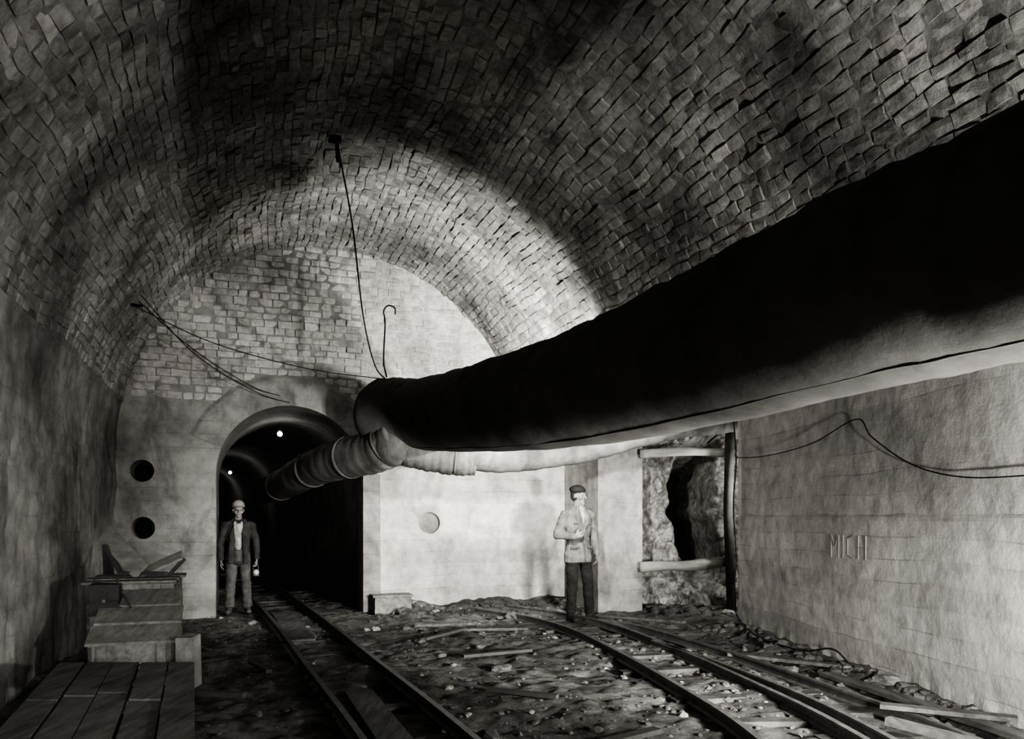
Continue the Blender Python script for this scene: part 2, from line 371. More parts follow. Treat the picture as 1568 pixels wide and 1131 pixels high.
# ------------------------------------------------------------------ floor
flat = [(-4.08,11.26),(.915,10.42)]
def hz(x, y):
    q = Vector((x*.9, y*.9, 0))
    h = .055*noise.fractal(q,1,2,5)+.028*noise.noise(q*7)+.012*noise.noise(q*16)
    h += .12*math.exp(-((x-XR(y)+.1)/.3)**2)*(.3+abs(noise.noise(Vector((x*3,y*3,5))))) if y < 9.8 else 0
    v = -x*SA+y*CA; u = x*CA+y*SA
    if u > 2.0 and v < 11.9: h += .2*math.exp(-((v-11.6)/.55)**2)*(.6+noise.noise(Vector((x*1.5,3,2))))
    for (a, b) in flat:
        k = math.exp(-((x-a)**2+(y-b)**2)/.12); h *= 1-k
    return h
fv = []; xs = np.linspace(-6.2, 5.8, 340); ys = np.linspace(-3.6, 15.0, 500)
for y in ys:
    for x in xs: fv.append((x, y, hz(x, y)))
nx = len(xs)
ff = [(i*nx+j, i*nx+j+1, (i+1)*nx+j+1, (i+1)*nx+j) for i in range(len(ys)-1) for j in range(nx-1)]
o = len(fv)
for (u, v) in ((-7,13.5),(3,13.5),(3,40),(-7,40)): fv.append(W(u,v,-.02))
ff.append((o,o+1,o+2,o+3))
mk('floor', fv, ff, M_dirt, True)
def stone(mb, x, y, r, lift=.1):
    bm = bmesh.new(); bmesh.ops.create_icosphere(bm, subdivisions=1 if r < .05 else 2, radius=r)
    sd = Vector((random.random()*99,)*3); s = (random.uniform(.7,1.3), random.uniform(.7,1.2), random.uniform(.4,.75))
    R = Matrix.Rotation(random.random()*6.3,3,'Z')
    vs = []
    for v in bm.verts:
        k = 1+.6*noise.noise(v.co/r*1.2+sd)
        p = Vector((v.co.x*s[0]*k, v.co.y*s[1]*k, v.co.z*s[2]*k)); vs.append(R@p+Vector((x,y,hz(x,y)+r*lift)))
    mb.add(vs, [tuple(v.index for v in f.verts) for f in bm.faces], 1 if random.random() < .12 else 0); bm.free()
mb = MB()
def okp(x, y):
    u = x*CA+y*SA; v = -x*SA+y*CA
    if u < UC-RU+.15 or v > 11.4 or x > XR(y)-.08: return False
    if y < 8.7 and x < -.421*y+.02: return False
    for (a, b) in flat:
        if (x-a)**2+(y-b)**2 < .16: return False
    return True
cnt = 0
while cnt < 1700:
    y = 2.5+random.random()*9.8; x = random.uniform(-4.6, 3.6)
    if not okp(x, y): continue
    k = noise.noise(Vector((x*.8,y*.8,9)))
    if k < .05 and random.random() < .7: continue
    r = min(.075, .007+random.expovariate(1/.010))
    stone(mb, x, y, r); cnt += 1
for _ in range(420):
    y = random.uniform(3.5,10); x = XR(y)-.1-random.expovariate(1/.18)
    if okp(x,y): stone(mb, x, y, random.uniform(.015,.06))
for _ in range(150):
    y = random.uniform(3.6,8.5); x = random.gauss(2.2-.15*(y-4), .45)
    if okp(x,y): stone(mb, x, y, random.uniform(.015,.05))
for _ in range(220):
    x = random.uniform(-2.0,3.2); y = (11.35+x*SA)/CA-random.expovariate(1/.35)
    if okp(x,y) and x < 2.9: stone(mb, x, y, random.uniform(.015,.06))
for _ in range(70):
    stone(mb, random.uniform(2.15,3.4), random.uniform(10.9,11.8), random.uniform(.04,.13))
for (x, y, r) in ((-.15,4.9,.1),(-.1,7.2,.08),(-.35,8.2,.06),(.0,10.6,.12),(-2.6,8.0,.08),(2.55,6.9,.1),(3.1,6.2,.12)): stone(mb, x, y, r, .3)
mb.obj('rubble', [M_stone, M_rock])

# ------------------------------------------------------------------ rails
RP = [(-.045,0),(.045,0),(.045,.012),(.009,.022),(.009,.062),(.022,.07),(.022,.09),(-.022,.09),(-.022,.07),(-.009,.062),(-.009,.022),(-.045,.012)]
def rail(mb, pts, z0, mi=0):
    k = len(pts); n = len(RP); vs = []
    for i, p in enumerate(pts):
        d = (pts[min(i+1,k-1)]-pts[max(i-1,0)]); d.z = 0; d.normalize(); x = Vector((d.y,-d.x,0))
        for (a, b) in RP: vs.append(Vector((p.x,p.y,z0+b))+x*a)
    fs = [(i*n+j,i*n+(j+1)%n,(i+1)*n+(j+1)%n,(i+1)*n+j) for i in range(k-1) for j in range(n)]
    fs += [tuple(range(n)), tuple((k-1)*n+j for j in range(n-1,-1,-1))]
    mb.add(vs, fs, mi)
def offs(pts, o):
    out = []; k = len(pts)
    for i, p in enumerate(pts):
        d = (pts[min(i+1,k-1)]-pts[max(i-1,0)]); d.z = 0; d.normalize(); out.append(p+Vector((d.y,-d.x,0))*o)
    return out
def track(c, gauge, tie, z0=.0):
    P = catmull(c, 10); mb = MB()
    rail(mb, offs(P,-gauge/2), z0); rail(mb, offs(P,gauge/2), z0)
    acc = 0; nxt = .2
    for i in range(len(P)-1):
        seg = (P[i+1]-P[i]).length
        while acc+seg > nxt:
            p = P[i].lerp(P[i+1], (nxt-acc)/seg); d = (P[i+1]-P[i]).normalized(); x = Vector((d.y,-d.x,0)); zz = Vector((0,0,-.024+random.uniform(-.015,.012)))
            w = gauge*.5+random.uniform(.1,.22); d2 = d*random.uniform(-.05,.05)
            mb.beam(p-x*w+zz-d2, p+x*(gauge*.5+random.uniform(.1,.22))+zz+d2, random.uniform(.10,.15), .07, 1)
            nxt += tie*random.uniform(.8,1.25)
        acc += seg
    return mb
mb = track([(.55,1.8,0),(-.676,4.89,0),(-1.70,7.3,0),(-2.75,9.8,0),(-3.9,12.4,0),(-5.0,14.8,0),(-7.2,19.0,0)], .65, .8)
mb.beam((-.72,4.7,.03),(-1.25,6.1,.03),.22,.03,2); mb.beam((-2.4,8.6,.03),(-3.4,11.1,.03),.3,.03,2)
mb.obj('rail_track', [M_steel, M_tie, M_wood])
cA = offs(catmull([(1.62,1.8,0),(1.55,3.4,0),(1.51,4.89,0),(1.376,5.95,0),(1.09,7.58,0),(.69,9.26,0),(.145,10.4,0),(-.55,11.2,0)],4), .325)
mb = track([tuple(p) for p in cA], .65, .62)
rail(mb, catmull([(2.95,3.6,0),(2.83,4.89,0),(2.6,5.95,0),(2.21,7.58,0),(1.6,9.4,0),(1.15,10.0,0)],8), .0)
rail(mb, catmull([(2.35,3.6,0),(2.33,4.89,0),(2.2,5.95,0),(1.9,7.2,0),(1.55,8.3,0)],8), .0)
for y in (4.3,4.9,5.5,6.1,6.8,7.5): mb.beam((2.0,y,-.025),(3.05-.1*random.random()-(y-4.3)*.15,y+.12,-.025),.13,.07,1)
mb.obj('rail_track', [M_steel, M_tie])
mb = MB()
mb.beam((3.25,4.1,.1),(2.75,6.6,.07),.12,.035); mb.beam((3.3,4.9,.13),(2.6,5.3,.12),.10,.03); mb.beam((3.0,6.9,.08),(2.2,7.6,.06),.09,.03)
mb.beam((2.2,9.6,.10),(1.2,10.6,.06),.10,.03); mb.beam((2.95,4.2,.09),(2.45,4.9,.12),.07,.05)
mb.obj('loose_plank', M_wood)
mb = MB(); mb.beam((-2.1,5.9,.05),(-2.75,5.98,.06),.07,.04); mb.beam((-.2,6.1,.05),(.35,5.8,.06),.06,.03); mb.beam((-1.0,8.6,.05),(-.6,9.3,.06),.06,.03)
mb.beam((.5,4.6,.05),(.95,4.9,.06),.08,.03); mb.beam((-.5,7.6,.04),(.2,7.9,.05),.08,.03); mb.beam((-2.2,6.8,.05),(-2.5,7.2,.06),.06,.03)
mb.obj('loose_plank', M_woodd)
mb = MB()
mb.box(Vector((-.25,9.5,.03)), (.9,.1,.03), Matrix.Rotation(.1,3,'Z')); mb.box(Vector((-.9,9.9,.03)), (.8,.1,.03), Matrix.Rotation(.25,3,'Z'))
mb.obj('loose_plank', M_wood)

# ------------------------------------------------------------------ big ventilation duct
dp = catmull([(3.35,-2.6,2.68),(3.15,-.5,2.64),(2.65,1.5,2.6),(2.08,3.0,2.57),(1.74,3.6,2.55),(1.17,4.9,2.51),(.55,6.4,2.53),(-.17,8.0,2.63),(-1.05,9.9,2.80),(-1.75,10.5,2.88)], 16)
cap_n = 8; R0 = .485; d = (dp[-1]-dp[-2]).normalized(); last = dp[-1]
rad = []
for i in range(len(dp)): rad.append(R0*(1+.006*math.sin(i*.7)))
for i in range(1, cap_n+1):
    a = math.pi/2*i/cap_n; dp.append(last+d*(.34*math.sin(a))); rad.append(R0*max(.02, math.cos(a)**.6))
n = 72; vs = []
Zup = Vector((0,0,1))
for i, p in enumerate(dp):
    dd = (dp[min(i+1,len(dp)-1)]-dp[max(i-1,0)]).normalized(); x = dd.cross(Zup).normalized(); y = x.cross(dd)
    for j in range(n):
        a = 2*math.pi*j/n; q = x*math.cos(a)+y*math.sin(a)
        w = noise.noise(Vector((i*.12, math.cos(a)*1.0, math.sin(a)*1.0)))
        tw = max(0, min(1, (math.sin(a)-.1)/.5))
        top = tw*(.05*noise.noise(Vector((i*.45, a*2, 5)))+.025*noise.noise(Vector((i*1.3, a*4, 2)))) + (1-tw)*.010*noise.noise(Vector((i*.9+math.sin(a)*5,math.cos(a)*2,1)))
        vs.append(p+q*rad[i]*(1+.02*w+top))
fs = [(i*n+j,(i+1)*n+j,(i+1)*n+(j+1)%n,i*n+(j+1)%n) for i in range(len(dp)-1) for j in range(n)]+[tuple((len(dp)-1)*n+j for j in range(n))]
mb = MB(); mb.add(vs, fs, 0)
def seam(ang, r):
    pts = []
    for i, p in enumerate(dp[:-cap_n]):
        dd = (dp[i+1]-dp[max(i-1,0)]).normalized(); x = dd.cross(Zup).normalized(); y = x.cross(dd)
        pts.append(p+(x*math.cos(ang)+y*math.sin(ang))*rad[i]*.995)
    mb.tube(pts, r, 6, 0)
seam(-1.95, .009)
duct = mb.obj('ventilation_duct', [M_duct, M_cable], True)

mb = MB()
def duct_tube(pts, r, mi, ribs=0, n=28, r2=None):
    P = catmull(pts, 12); k = len(P)
    R_ = [((r+( (r2 or r)-r)*i/(k-1)))*(1+.03*math.sin(i*2.1)+.02*math.sin(i*.9)) for i in range(k)]
    mb.tube(P, R_, n, mi, .06)
    for q in range(ribs):
        i = int((q+.5)/ribs*(len(P)-2)); mb.tube([P[i],P[i+1]], R_[i]*1.04, n, mi)
duct_tube([(-1.50,10.15,2.55),(-1.85,10.4,2.36),(-2.4,10.85,2.29),(-3.1,11.75,2.2),(-3.95,13.2,2.05),(-5.2,16,2.0)], .30, 0, 4, r2=.26)
duct_tube([(-1.75,10.25,2.45),(-1.25,10.2,2.32),(-.85,10.2,2.25),(-.5,10.25,2.23)], .23, 0, 2)
duct_tube([(-.8,10.2,2.25),(0,10.15,2.22),(1,10.2,2.36),(1.9,10.15,2.60),(3.1,10.35,2.78),(4.4,10.9,2.80)], .17, 0, 0)
mb.sphere((-1.58,10.2,2.40), .31, (1,1,.85), 24, 0)
mb.obj('branch_duct', [M_duct2], True)

# ------------------------------------------------------------------ wires
def wire(name, pts, r=.012, mat=M_cable, extra=None):
    mb = MB(); mb.tube(pts, r, 6)
    if extra: extra(mb)
    return mb.obj(name, mat, True)
def hook(mb):
    mb.tube(catmull([(-1.72,10.3,3.36),(-1.76,10.3,3.6),(-1.74,10.3,4.1),(-1.76,10.3,4.26),(-1.70,10.3,4.34),(-1.61,10.3,4.31),(-1.6,10.3,4.22)],6), .012, 6)
    mb.beam((-1.93,7.9,5.42),(-1.80,7.92,5.42),.04,.07); mb.tube([(-1.85,7.92,5.42),(-1.84,7.95,5.2)], .022, 8)
wire('duct_suspension_wire', catmull([(-1.85,7.92,5.42),(-1.83,8.6,4.8),(-1.9,9.6,4.0),(-1.86,10.2,3.5),(-1.72,10.35,3.32)],8), .010, extra=hook)
def brk(mb):
    mb.beam((-4.56,8.9,4.0),(-4.3,8.8,4.25),.04,.04); mb.beam((-4.5,8.85,3.95),(-4.32,8.75,3.9),.03,.03)
wire('guy_wire', catmull([(-4.5,8.84,3.95),(-3.7,9.3,3.6),(-2.7,9.9,3.4),(-1.74,10.35,3.34)],8), .006, extra=brk)
wire('guy_wire', catmull([(-4.45,8.84,4.15),(-4.1,9.7,3.55),(-3.6,10.6,3.2),(-3.2,11.25,3.12)],8), .006)
wire('guy_wire', catmull([(-4.5,9.0,4.05),(-4.2,9.9,3.65),(-3.7,10.7,3.3),(-3.35,11.15,3.22)],8), .006)
def xw(y, z): return (XR(y)-.045, y, CAMH+z)
wire('wall_cable', catmull([(3.0,9.9,2.25),xw(9.7,.76),xw(8.85,.716),xw(7.79,.759),xw(6.98,.904),xw(6.73,.714),xw(6.2,.442),xw(5.66,.305),xw(5.05,.272),xw(4,.3),xw(2.5,.4)],8), .006)
wire('wall_cable', catmull([(2.86,9.75,2.9),(2.9,9.72,2.2),(2.86,9.7,1.6),(2.9,9.72,.9),(2.84,9.6,.3),(2.75,8.6,.12),(2.9,7.6,.1),(3.02,7.1,.2),(3.1,6.9,.1)],8), .009)

# ------------------------------------------------------------------ left clutter
mb = MB()
zt = .33; NP = 5
for i in range(NP):       # flat plank deck running parallel to the track
    t0, t1 = i/NP, (i+1)/NP
    ya = 5.6+random.uniform(-.08,.03); off = random.uniform(-.006,.006)
    for (y1, y0) in ((ya, 4.62+random.uniform(-.3,.3)), (None, 3.0)):
        up = random.uniform(0,.02)
        if y1 is None: y1 = last_y-.012
        last_y = y0
        def PX(t, y): return -3.39+1.02*t-.425*(y-5.62)+off
        g0, g1 = t0+.008, t1-.008
        mb.box8([(PX(g0,y0),y0,zt+up),(PX(g1,y0),y0,zt+up),(PX(g1,y1),y1,zt+up),(PX(g0,y1),y1,zt+up),(PX(g0,y0),y0,zt+.03+up),(PX(g1,y0),y0,zt+.03+up),(PX(g1,y1),y1,zt+.03+up),(PX(g0,y1),y1,zt+.03+up)])
for y in (5.45,4.6,3.4): mb.beam((-3.36-.425*(y-5.62),y,zt-.04),(-2.41-.425*(y-5.62),y,zt-.04),.08,.08)
for t in (.03,.97):
    a = Vector((-3.39+1.02*t,5.55,zt-.2)); b = a+Vector((1.05,-2.5,0)); mb.beam(a,b,.05,.24)
mb.obj('plank_platform', M_wood)
def crate(u0,u1,v0,v1,zf,zb,nf):
    mb = MB()
    for i in range(nf):
        z0, z1 = zf*i/nf+.01, zf*(i+1)/nf
        mb.box8([W(u0,v0,z0),W(u1,v0,z0),W(u1,v0+.025,z0),W(u0,v0+.025,z0),W(u0,v0,z1),W(u1,v0,z1),W(u1,v0+.025,z1),W(u0,v0+.025,z1)])
    for uu in (u0,u1-.025):
        for i in range(nf):
            a0, a1 = i/nf, (i+1)/nf-.01
            mb.box8([W(uu,v0,zf*a0),W(uu+.025,v0,zf*a0),W(uu+.025,v1,zb*a0),W(uu,v1,zb*a0),W(uu,v0,zf*a1),W(uu+.025,v0,zf*a1),W(uu+.025,v1,zb*a1),W(uu,v1,zb*a1)])
    mb.box8([W(u0,v1-.025,.0),W(u1,v1-.025,.0),W(u1,v1,.0),W(u0,v1,.0),W(u0,v1-.025,zb),W(u1,v1-.025,zb),W(u1,v1,zb),W(u0,v1,zb)])
    k = 3
    for i in range(k):
        t0, t1 = i/k, (i+1)/k-.02; va, vb = v0-.05+(v1-v0+.05)*t0, v0-.05+(v1-v0+.05)*t1; za, zb_ = zf+(zb-zf)*t0, zf+(zb-zf)*t1; j = random.uniform(-.04,.04); sk = random.uniform(-.025,.025)
        za += random.uniform(0,.012)
        mb.box8([W(u0-.02+j,va,za),W(u1+.02+j,va+sk,za),W(u1+.02+j,vb+sk,zb_),W(u0-.02+j,vb,zb_),W(u0-.02+j,va,za+.024),W(u1+.02+j,va+sk,za+.024),W(u1+.02+j,vb+sk,zb_+.024),W(u0-.02+j,vb,zb_+.024)])
    for uu in (u0+.1,u1-.1): mb.box8([W(uu-.035,v0-.02,0),W(uu+.035,v0-.02,0),W(uu+.035,v0,0),W(uu-.035,v0,0),W(uu-.035,v0-.02,zf),W(uu+.035,v0-.02,zf),W(uu+.035,v0,zf),W(uu-.035,v0,zf)])
    return mb
M_crate = surf('crate_wood', 0.14, 0.32, 3, 0.5, 14, stretch=(6, 0.8, 6), stain=0.3, dist=0.01, blotch=.3)
crate(-1.32,-.66,7.1,7.9,.36,.74,2).obj('wooden_crate', M_crate)
crate(-1.5,-.72,8.02,8.55,.80,.84,4).obj('wooden_crate', M_crate)
mb = MB()
mb.beam((-4.20,7.75,1.28),(-3.70,7.5,.90),.19,.03,0,1.2); mb.beam((-3.75,7.6,.88),(-3.36,7.65,1.06),.14,.025,0,.6)
mb.beam((-4.22,7.9,.0),(-4.2,7.8,1.26),.05,.12,1); mb.beam((-3.5,7.65,.85),(-3.34,7.65,1.02),.04,.03,1); mb.beam((-4.15,7.65,1.16),(-3.95,7.6,.87),.05,.03,1)
mb.beam((-3.95,7.55,.88),(-3.45,7.5,.88),.05,.04,1)
mb.obj('leaning_boards', [M_woodl, M_woodd])
mb = MB(); mb.box((-2.80,6.5,.2),(.13,.2,.44),jit=.015); mb.obj('concrete_post_stub', M_conc)
mb = MB(); mb.box(W(1.95,VEND-.3,.12),(.55,.3,.26),RV,jit=.01); mb.box(W(1.95,VEND-.3,.265),(.6,.34,.03),RV); mb.obj('wooden_box', M_crate)
mb = MB(); c = Vector((-3.70,6.84,.70)); Rb = Matrix.Rotation(.3,3,'Z')
mb.box(c,(.24,.15,.28),Rb,jit=.01); mb.box(c+Rb@Vector((0,-.082,.06)),(.25,.012,.15),Rb,jit=.004); mb.box(c+Rb@Vector((0,-.092,-.01)),(.03,.01,.03),Rb,1)
mb.tube(catmull([c+Rb@Vector((-.1,0,.13)),c+Rb@Vector((-.07,0,.21)),c+Rb@Vector((.07,0,.21)),c+Rb@Vector((.1,0,.13))],6),.008,6)
mb.tube(catmull([c+Rb@Vector((.11,-.05,.1)),c+Rb@Vector((.18,-.10,.0)),c+Rb@Vector((.22,-.08,-.09)),c+Rb@Vector((.12,-.07,-.07))],6),.008,6)
bo = mb.obj('leather_bag', [M_leather, M_steel])
bv_ = bo.modifiers.new('b','BEVEL'); bv_.width = .01; bv_.segments = 2

# ------------------------------------------------------------------ figures
class Fig:
    def __init__(s): s.V = []; s.F = []; s.C = []
    def seg(s, p0, r0, p1, r1, col, sc=(1,1,1), c0=1.0, c1=1.0, n=16, k=5):
        p0 = Vector(p0); p1 = Vector(p1); a = p1-p0
        if a.length < 1e-5: a = Vector((0,0,1))
        a.normalize(); t = Vector((0,1,0)) if abs(a.y) < .8 else Vector((1,0,0)); x = a.cross(t).normalized(); y = a.cross(x)
        S = Vector(sc); o = len(s.V)
        rings = [(p0,r0,-math.pi/2+math.pi/2*i/k,c0) for i in range(k+1)]+[(p1,r1,math.pi/2*i/k,c1) for i in range(k+1)]
        for (p, r, f, c) in rings:
            for j in range(n):
                b = 2*math.pi*j/n; q = (x*math.cos(b)+y*math.sin(b))*math.cos(f)*r+a*math.sin(f)*r*c
                s.V.append(p+Vector((q.x*S.x,q.y*S.y,q.z*S.z)))
        m = len(rings)
        for i in range(m-1):
            for j in range(n):
                s.F.append((o+i*n+j,o+i*n+(j+1)%n,o+(i+1)*n+(j+1)%n,o+(i+1)*n+j)); s.C.append(col)
    def ball(s, p, r, col, sc=(1,1,1)): s.seg(Vector(p)-Vector((0,0,.0005)), r, Vector(p)+Vector((0,0,.0005)), r, col, sc)
    def chain(s, pts, col, **k):
        for (a, b) in zip(pts[:-1], pts[1:]): s.seg(a[0],a[1],b[0],b[1],col,**k)
    def build(s, name, loc, yaw, scale, voxel=.0065, override=None, skin=(.42,)):
        bm = bmesh.new(); vs = [bm.verts.new(v) for v in s.V]
        for f in s.F:
            try: bm.faces.new([vs[i] for i in f])
            except ValueError: pass
        bmesh.ops.remove_doubles(bm, verts=bm.verts, dist=1e-6); bmesh.ops.recalc_face_normals(bm, faces=bm.faces)
        me = bpy.data.meshes.new('t'); bm.to_mesh(me); bm.free()
        ob = bpy.data.objects.new('t', me); COL.objects.link(ob)
        r = ob.modifiers.new('r','REMESH'); r.mode = 'VOXEL'; r.voxel_size = voxel
        sm = ob.modifiers.new('s','SMOOTH'); sm.factor = .5; sm.iterations = 2
        dg = bpy.context.evaluated_depsgraph_get(); m2 = bpy.data.meshes.new_from_object(ob.evaluated_get(dg)); bpy.data.objects.remove(ob)
        bvh = BVHTree.FromPolygons([tuple(v) for v in s.V], s.F)
        nv = len(m2.vertices); co = np.empty(nv*3, dtype=np.float32); m2.vertices.foreach_get('co', co); co = co.reshape(-1,3)
        nr = np.empty(nv*3, dtype=np.float32); m2.vertices.foreach_get('normal', nr); nr = nr.reshape(-1,3)
        cols = []; dsp = np.zeros(nv, dtype=np.float32)
        for i in range(nv):
            q = Vector(co[i].tolist())
            loc_, nn, idx, dd = bvh.find_nearest(q); c = s.C[idx]
            if override: c = override(q, c)
            cols.append(g(c))
            if c not in skin and c != .06 and .1 < q.z < 1.5:      # cloth folds
                f_ = noise.noise(Vector((q.x*9, q.y*9, q.z*14)))+.6*noise.noise(Vector((q.x*14+q.z*10, q.y*14, q.z*20)))
                dsp[i] = .009*f_
        co = co+nr*dsp[:,None]; m2.vertices.foreach_set('co', co.ravel()); m2.update()
        ca = m2.color_attributes.new('Col','FLOAT_COLOR','POINT'); ca.data.foreach_set('color', np.array(cols,dtype=np.float32).ravel())
        m2.polygons.foreach_set('use_smooth',[True]*len(m2.polygons))
        m2.materials.clear(); m2.materials.append(M_fig)
        ob = bpy.data.objects.new(name, m2); COL.objects.link(ob)
        ob.location = loc; ob.rotation_euler = (0,0,yaw); ob.scale = (scale,)*3
        return ob
def hand(F, wr, d, side, curl, col, palm_n=(0,-1,0)):
    wr = Vector(wr); d = Vector(d).normalized(); t = Vector(side); t = (t-d*t.dot(d)).normalized(); nrm = d.cross(t).normalized()
    pn = Vector(palm_n)
    if nrm.dot(pn) < 0: nrm = -nrm
    for k in (-.027,-.009,.009,.027): F.seg(wr+t*k*.6, .017, wr+d*.085+t*k, .014, col)
    for k, ln in ((.030,.066),(.010,.078),(-.010,.072),(-.030,.056)):
        b = wr+d*.085+t*k; a1 = curl*.5; a2 = curl*1.3
        d1 = d*math.cos(a1)+nrm*math.sin(a1); d2 = d*math.cos(a2)+nrm*math.sin(a2)
        m = b+d1*ln*.5; F.seg(b,.0105,m,.010,col,n=10); F.seg(m,.010,m+d2*ln*.5,.0085,col,n=10)
    b = wr+d*.025+t*.028; m = b+(d*.6+t*.7+nrm*.3).normalized()*.045
    F.seg(b,.014,m,.0115,col,n=10); F.seg(m,.0115,m+(d*.9+t*.2+nrm*.35).normalized()*.035,.009,col,n=10)
def head(F, c, yaw, skin, hair):
    R = Matrix.Rotation(yaw,3,'Z'); c = Vector(c)
    P = lambda x,y,z: c+R@Vector((x,y,z))
    F.seg(P(0,.02,.02),.084,P(0,.015,.035),.082,skin,sc=(.86,1.1,.98))
    F.seg(P(0,-.02,-.02),.064,P(0,-.038,-.078),.040,skin,sc=(1,1,.9))
    F.ball(P(0,-.064,-.1),.021,skin)
    F.seg(P(-.034,-.07,.026),.014,P(.034,-.07,.026),.014,skin)
    F.seg(P(0,-.085,.01),.010,P(0,-.108,-.03),.0155,skin)
    for sx in (-1,1):
        F.ball(P(sx*.029,-.078,.004),.0095,.10)
        F.seg(P(sx*.02,-.081,.020),.0045,P(sx*.043,-.074,.020),.004,.1)
        F.ball(P(sx*.080,.012,-.005),.025,skin,(.4,.75,1.2))
        F.ball(P(sx*.042,-.053,-.03),.027,skin)
    F.seg(P(-.018,-.084,-.064),.0055,P(.018,-.084,-.064),.0055,.17)
    F.seg(P(0,.04,.0),.083,P(0,.03,.04),.085,hair,sc=(.96,1.0,.98))
    return P

SK = .22
F = Fig(); JK, TR, BT, SH = .045, .10, .10, .34
for sx in (-1,1):
    F.seg((sx*.088,0,.93),.098,(sx*.115,-.012,.5),.078,TR); F.seg((sx*.115,-.012,.5),.078,(sx*.135,.01,.13),.070,TR,c1=.2)
    F.seg((sx*.135,.01,.19),.072,(sx*.135,.008,.11),.080,TR,c0=.3,c1=.15)
    F.seg((sx*.137,.03,.055),.047,(sx*.158,-.13,.038),.042,BT,sc=(1,1,.9)); F.seg((sx*.137,.02,.05),.045,(sx*.135,.01,.16),.05,BT)
F.seg((0,0,.9),.15,(0,0,1.08),.145,TR,sc=(1,.7,1))
T = [(.80,.190),(.93,.188),(1.08,.172),(1.2,.182),(1.33,.196),(1.42,.178),(1.475,.12)]
for (a, b) in zip(T[:-1],T[1:]): F.seg((0,.012,a[0]),a[1],(0,0.006,b[0]),b[1],JK,sc=(1,.62,1),c0=.12,c1=.3)
F.seg((-.16,.0,1.42),.06,(.16,.0,1.42),.06,JK); F.seg((-.07,.01,1.46),.06,(.07,.01,1.46),.06,JK)
F.seg((0,.0,1.42),.1,(0,-.0,1.05),.1,SH,sc=(.8,1.2,1),c0=.3,c1=.2)
F.seg((0,-.02,1.0),.1,(0,-.02,.84),.09,TR,sc=(.85,1.1,1),c0=.2,c1=.1)
for sx in (-1,1):
    F.seg((sx*.045,-.075,1.47),.014,(sx*.09,-.13,1.28),.02,JK,sc=(1.5,.7,1)); F.seg((sx*.09,-.13,1.28),.02,(sx*.115,-.115,.82),.024,JK,sc=(1.7,.7,1))
F.seg((-.075,-.098,1.035),.02,(.075,-.098,1.035),.02,.05,sc=(1,.8,1))
F.seg((-.02,-.118,1.035),.012,(.02,-.118,1.035),.012,.35)
F.chain([((-.195,.005,1.405),.068),((-.265,.03,1.13),.058),((-.262,-.03,.88),.048)],JK); F.seg((-.262,-.03,.885),.05,(-.262,-.034,.865),.049,JK,c0=.2,c1=.1)
F.chain([((.195,.005,1.405),.068),((.27,.03,1.13),.058),((.275,-.05,.89),.048)],JK); F.seg((.275,-.05,.89),.05,(.275,-.055,.87),.049,JK,c1=.1)
hand(F,(-.262,-.036,.855),(.02,-.06,-1),(.1,-1,0),.6,SK,(1,0,0)); hand(F,(.275,-.06,.86),(.0,-.12,-1),(-.1,-1,0),1.5,SK,(-1,0,0))
F.seg((0,.015,1.45),.058,(0,.0,1.56),.054,SK)
P = head(F,(0,-.005,1.645),.1,SK,.06)
F.seg(P(0,.012,.062),.112,P(0,.012,.085),.106,.22,sc=(.9,1.02,.8),c0=.1); F.seg(P(0,.0,.052),.126,P(0,.0,.058),.12,.17,sc=(.86,1.1,1),c0=.05,c1=.1)
def ov1(co, c):
    if c == JK and co.y < -.085 and abs(co.x) < .03+.04*max(0,min(1,(co.z-1.0)/.45)) and 1.05 < co.z < 1.5: return SH
    return c
w = F.build('construction_worker', (-4.08,11.2,.005), .34, .935, override=ov1, skin=(SK,))
mb = MB(); q = Vector((.262,-.09,.60))
mb.tube([q+Vector((0,0,0)),q+Vector((0,0,.02)),q+Vector((0,0,.09)),q+Vector((0,0,.11))],[.045,.05,.05,.03],16,0)
mb.tube([q+Vector((0,0,.0)),q+Vector((0,0,.012))],.055,16,0); mb.tube([q+Vector((0,-.05,.06)),q+Vector((0,-.075,.06))],[.03,.045],16,1)
mb.tube(catmull([q+Vector((-.04,0,.09)),q+Vector((-.035,0,.15)),q+Vector((0,.01,.19)),q+Vector((.035,0,.15)),q+Vector((.04,0,.09))],5),.005,6,0)
mb.obj('hand_lamp', [M_steel, M_white], True, parent=w)

F = Fig(); JK2, TR2, BT2, SH2 = .15, .022, .03, .4
F.seg((-.088,0,.95),.095,(-.10,-.015,.5),.074,TR2); F.seg((-.10,-.015,.5),.074,(-.105,.02,.12),.066,TR2,c1=.2)
F.seg((.088,0,.95),.095,(.125,-.05,.5),.074,TR2); F.seg((.125,-.05,.5),.074,(.15,-.05,.12),.066,TR2,c1=.2)
F.seg((-.105,.03,.05),.044,(-.13,-.14,.034),.038,BT2,sc=(1,1,.9)); F.seg((.15,-.03,.05),.044,(.20,-.19,.034),.038,BT2,sc=(1,1,.9))
for (x,y) in ((-.105,.02),(.15,-.05)): F.seg((x,y+.01,.05),.043,(x,y,.15),.05,BT2)
F.seg((0,0,.93),.15,(0,0,1.08),.14,TR2,sc=(1,.7,1))
T = [(.79,.205),(.9,.198),(1.05,.168),(1.10,.165),(1.2,.184),(1.34,.203),(1.43,.180),(1.485,.12)]
for (a, b) in zip(T[:-1],T[1:]): F.seg((0,0,a[0]),a[1],(0,0,b[0]),b[1],JK2,sc=(1,.66,1),c0=.1,c1=.3)
F.seg((-.165,0,1.425),.062,(.165,0,1.425),.062,JK2); F.seg((-.07,.01,1.47),.062,(.07,.01,1.47),.062,JK2)
F.seg((0,0,1.055),.176,(0,0,1.09),.174,.10,sc=(1,.66,1),c0=.05,c1=.05)
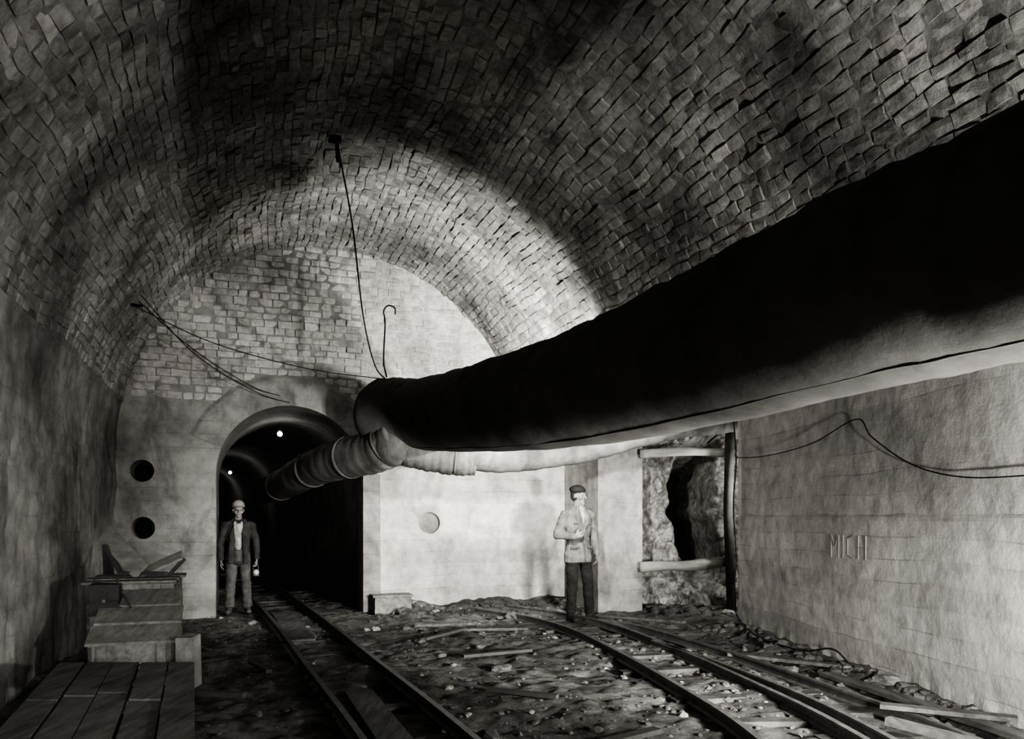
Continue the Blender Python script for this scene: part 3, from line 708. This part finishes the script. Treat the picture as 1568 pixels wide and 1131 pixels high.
F.ball((0,-.118,1.075),.02,.07,(1.2,.5,1))
for sx in (-1,1):
    F.seg((sx*.035,-.06,1.53),.018,(sx*.075,-.125,1.38),.032,JK2,sc=(1.3,.55,1)); F.seg((sx*.075,-.125,1.38),.03,(sx*.012,-.135,1.18),.012,JK2,sc=(1.3,.55,1))
    F.seg((sx*.05,-.128,1.30),.012,(sx*.13,-.113,1.30),.012,.10); F.seg((sx*.15,-.118,.98),.012,(sx*.07,-.138,.99),.012,.10)
F.seg((.01,-.125,1.16),.012,(.03,-.14,.80),.014,.10)
F.chain([((-.2,.01,1.41),.07),((-.285,.06,1.15),.06),((-.17,-.16,1.13),.05)],JK2); hand(F,(-.15,-.18,1.135),(.75,-.2,.25),(0,-.2,1),1.0,SK,(0,1,-.3))
F.chain([((.2,.01,1.41),.07),((.285,.06,1.14),.06),((.245,-.07,.91),.052)],JK2); hand(F,(.235,-.09,.885),(-.2,-.3,-1),(-.3,-1,0),.7,SK,(-1,0,0))
F.seg((0,.015,1.47),.056,(.005,.0,1.59),.053,SK)
F.seg((-.022,-.055,1.50),.024,(.022,-.055,1.50),.024,SH2)
P = head(F,(.01,-.008,1.665),.45,SK,.03)
F.seg(P(.0,.02,.075),.110,P(-.0,.03,.09),.106,.022,sc=(.97,1.12,.5)); F.seg(P(0,.02,.05),.094,P(0,.02,.065),.094,.022,sc=(.97,1.12,.9),c0=.1)
def ov2(co, c):
    if c == JK2 and co.y < -.07 and 1.28 < co.z < 1.5 and abs(co.x) < .035*(co.z-1.28)/.2: return SH2
    return c
F.build('man_in_jacket', (.915,10.42,.005), .48, 1.04, override=ov2, skin=(SK,))

# ------------------------------------------------------------------ lights
def spot(name, loc, tgt, power, ang, blend=.6, r=.08):
    l = bpy.data.lights.new(name,'SPOT'); l.energy = power; l.spot_size = math.radians(ang); l.spot_blend = blend; l.shadow_soft_size = r; l.color = (1,.985,.95)
    o = bpy.data.objects.new(name,l); COL.objects.link(o); o.location = loc; o.rotation_euler = (Vector(tgt)-Vector(loc)).to_track_quat('-Z','Y').to_euler()
def point(name, loc, power, r=.08):
    l = bpy.data.lights.new(name,'POINT'); l.energy = power; l.shadow_soft_size = r; l.color = (1,.985,.95)
    o = bpy.data.objects.new(name,l); COL.objects.link(o); o.location = loc
point('flood_lamp_right', (3.05,2.7,1.0), 500, .06)
spot('flood_lamp_far', (3.0,2.3,1.0), (-.9,12,1.3), 3300, 50, .7, .3)
spot('fill_right_wall', (1.9,2.0,.8), (3.42,5.4,.25), 420, 44, .9, .15)  # added off-frame fill, brightens the lower right wall; no real lamp
spot('flood_lamp_vault', (.62,8.4,2.38), (-1.2,12.2,3.5), 480, 145, .35, .05)
spot('fill_lunette', (.0,9.2,3.08), (-1.6,12.4,4.0), 330, 140, .5, .05)  # extra fill hidden behind the duct, added to light the left of the lunette
spot('fill_left', (-.4,.4,1.3), (-4.4,8.0,1.7), 750, 44, .9, .3)  # added frontal fill near the camera for left wall and floor
point('fill_rock', (3.75,10.75,1.9), 75, .05)  # unseen fill behind the right block, added to bring out the rock relief
wd = bpy.data.worlds.new('w'); SC.world = wd; wd.use_nodes = True
wd.node_tree.nodes['Background'].inputs[0].default_value = g(.5); wd.node_tree.nodes['Background'].inputs[1].default_value = .01
cd = bpy.data.cameras.new('camera'); co = bpy.data.objects.new('camera', cd); COL.objects.link(co)
co.location = (0,0,CAMH); co.rotation_euler = (math.pi/2,0,0); cd.sensor_width = 36; cd.lens = 1150/1568*36; cd.shift_y = .1435
cd.clip_start = .05; cd.clip_end = 200
SC.camera = co
SC.view_settings.view_transform = 'AgX'
try: SC.view_settings.look = 'AgX - High Contrast'
except Exception: pass
SC.view_settings.exposure = 0.25
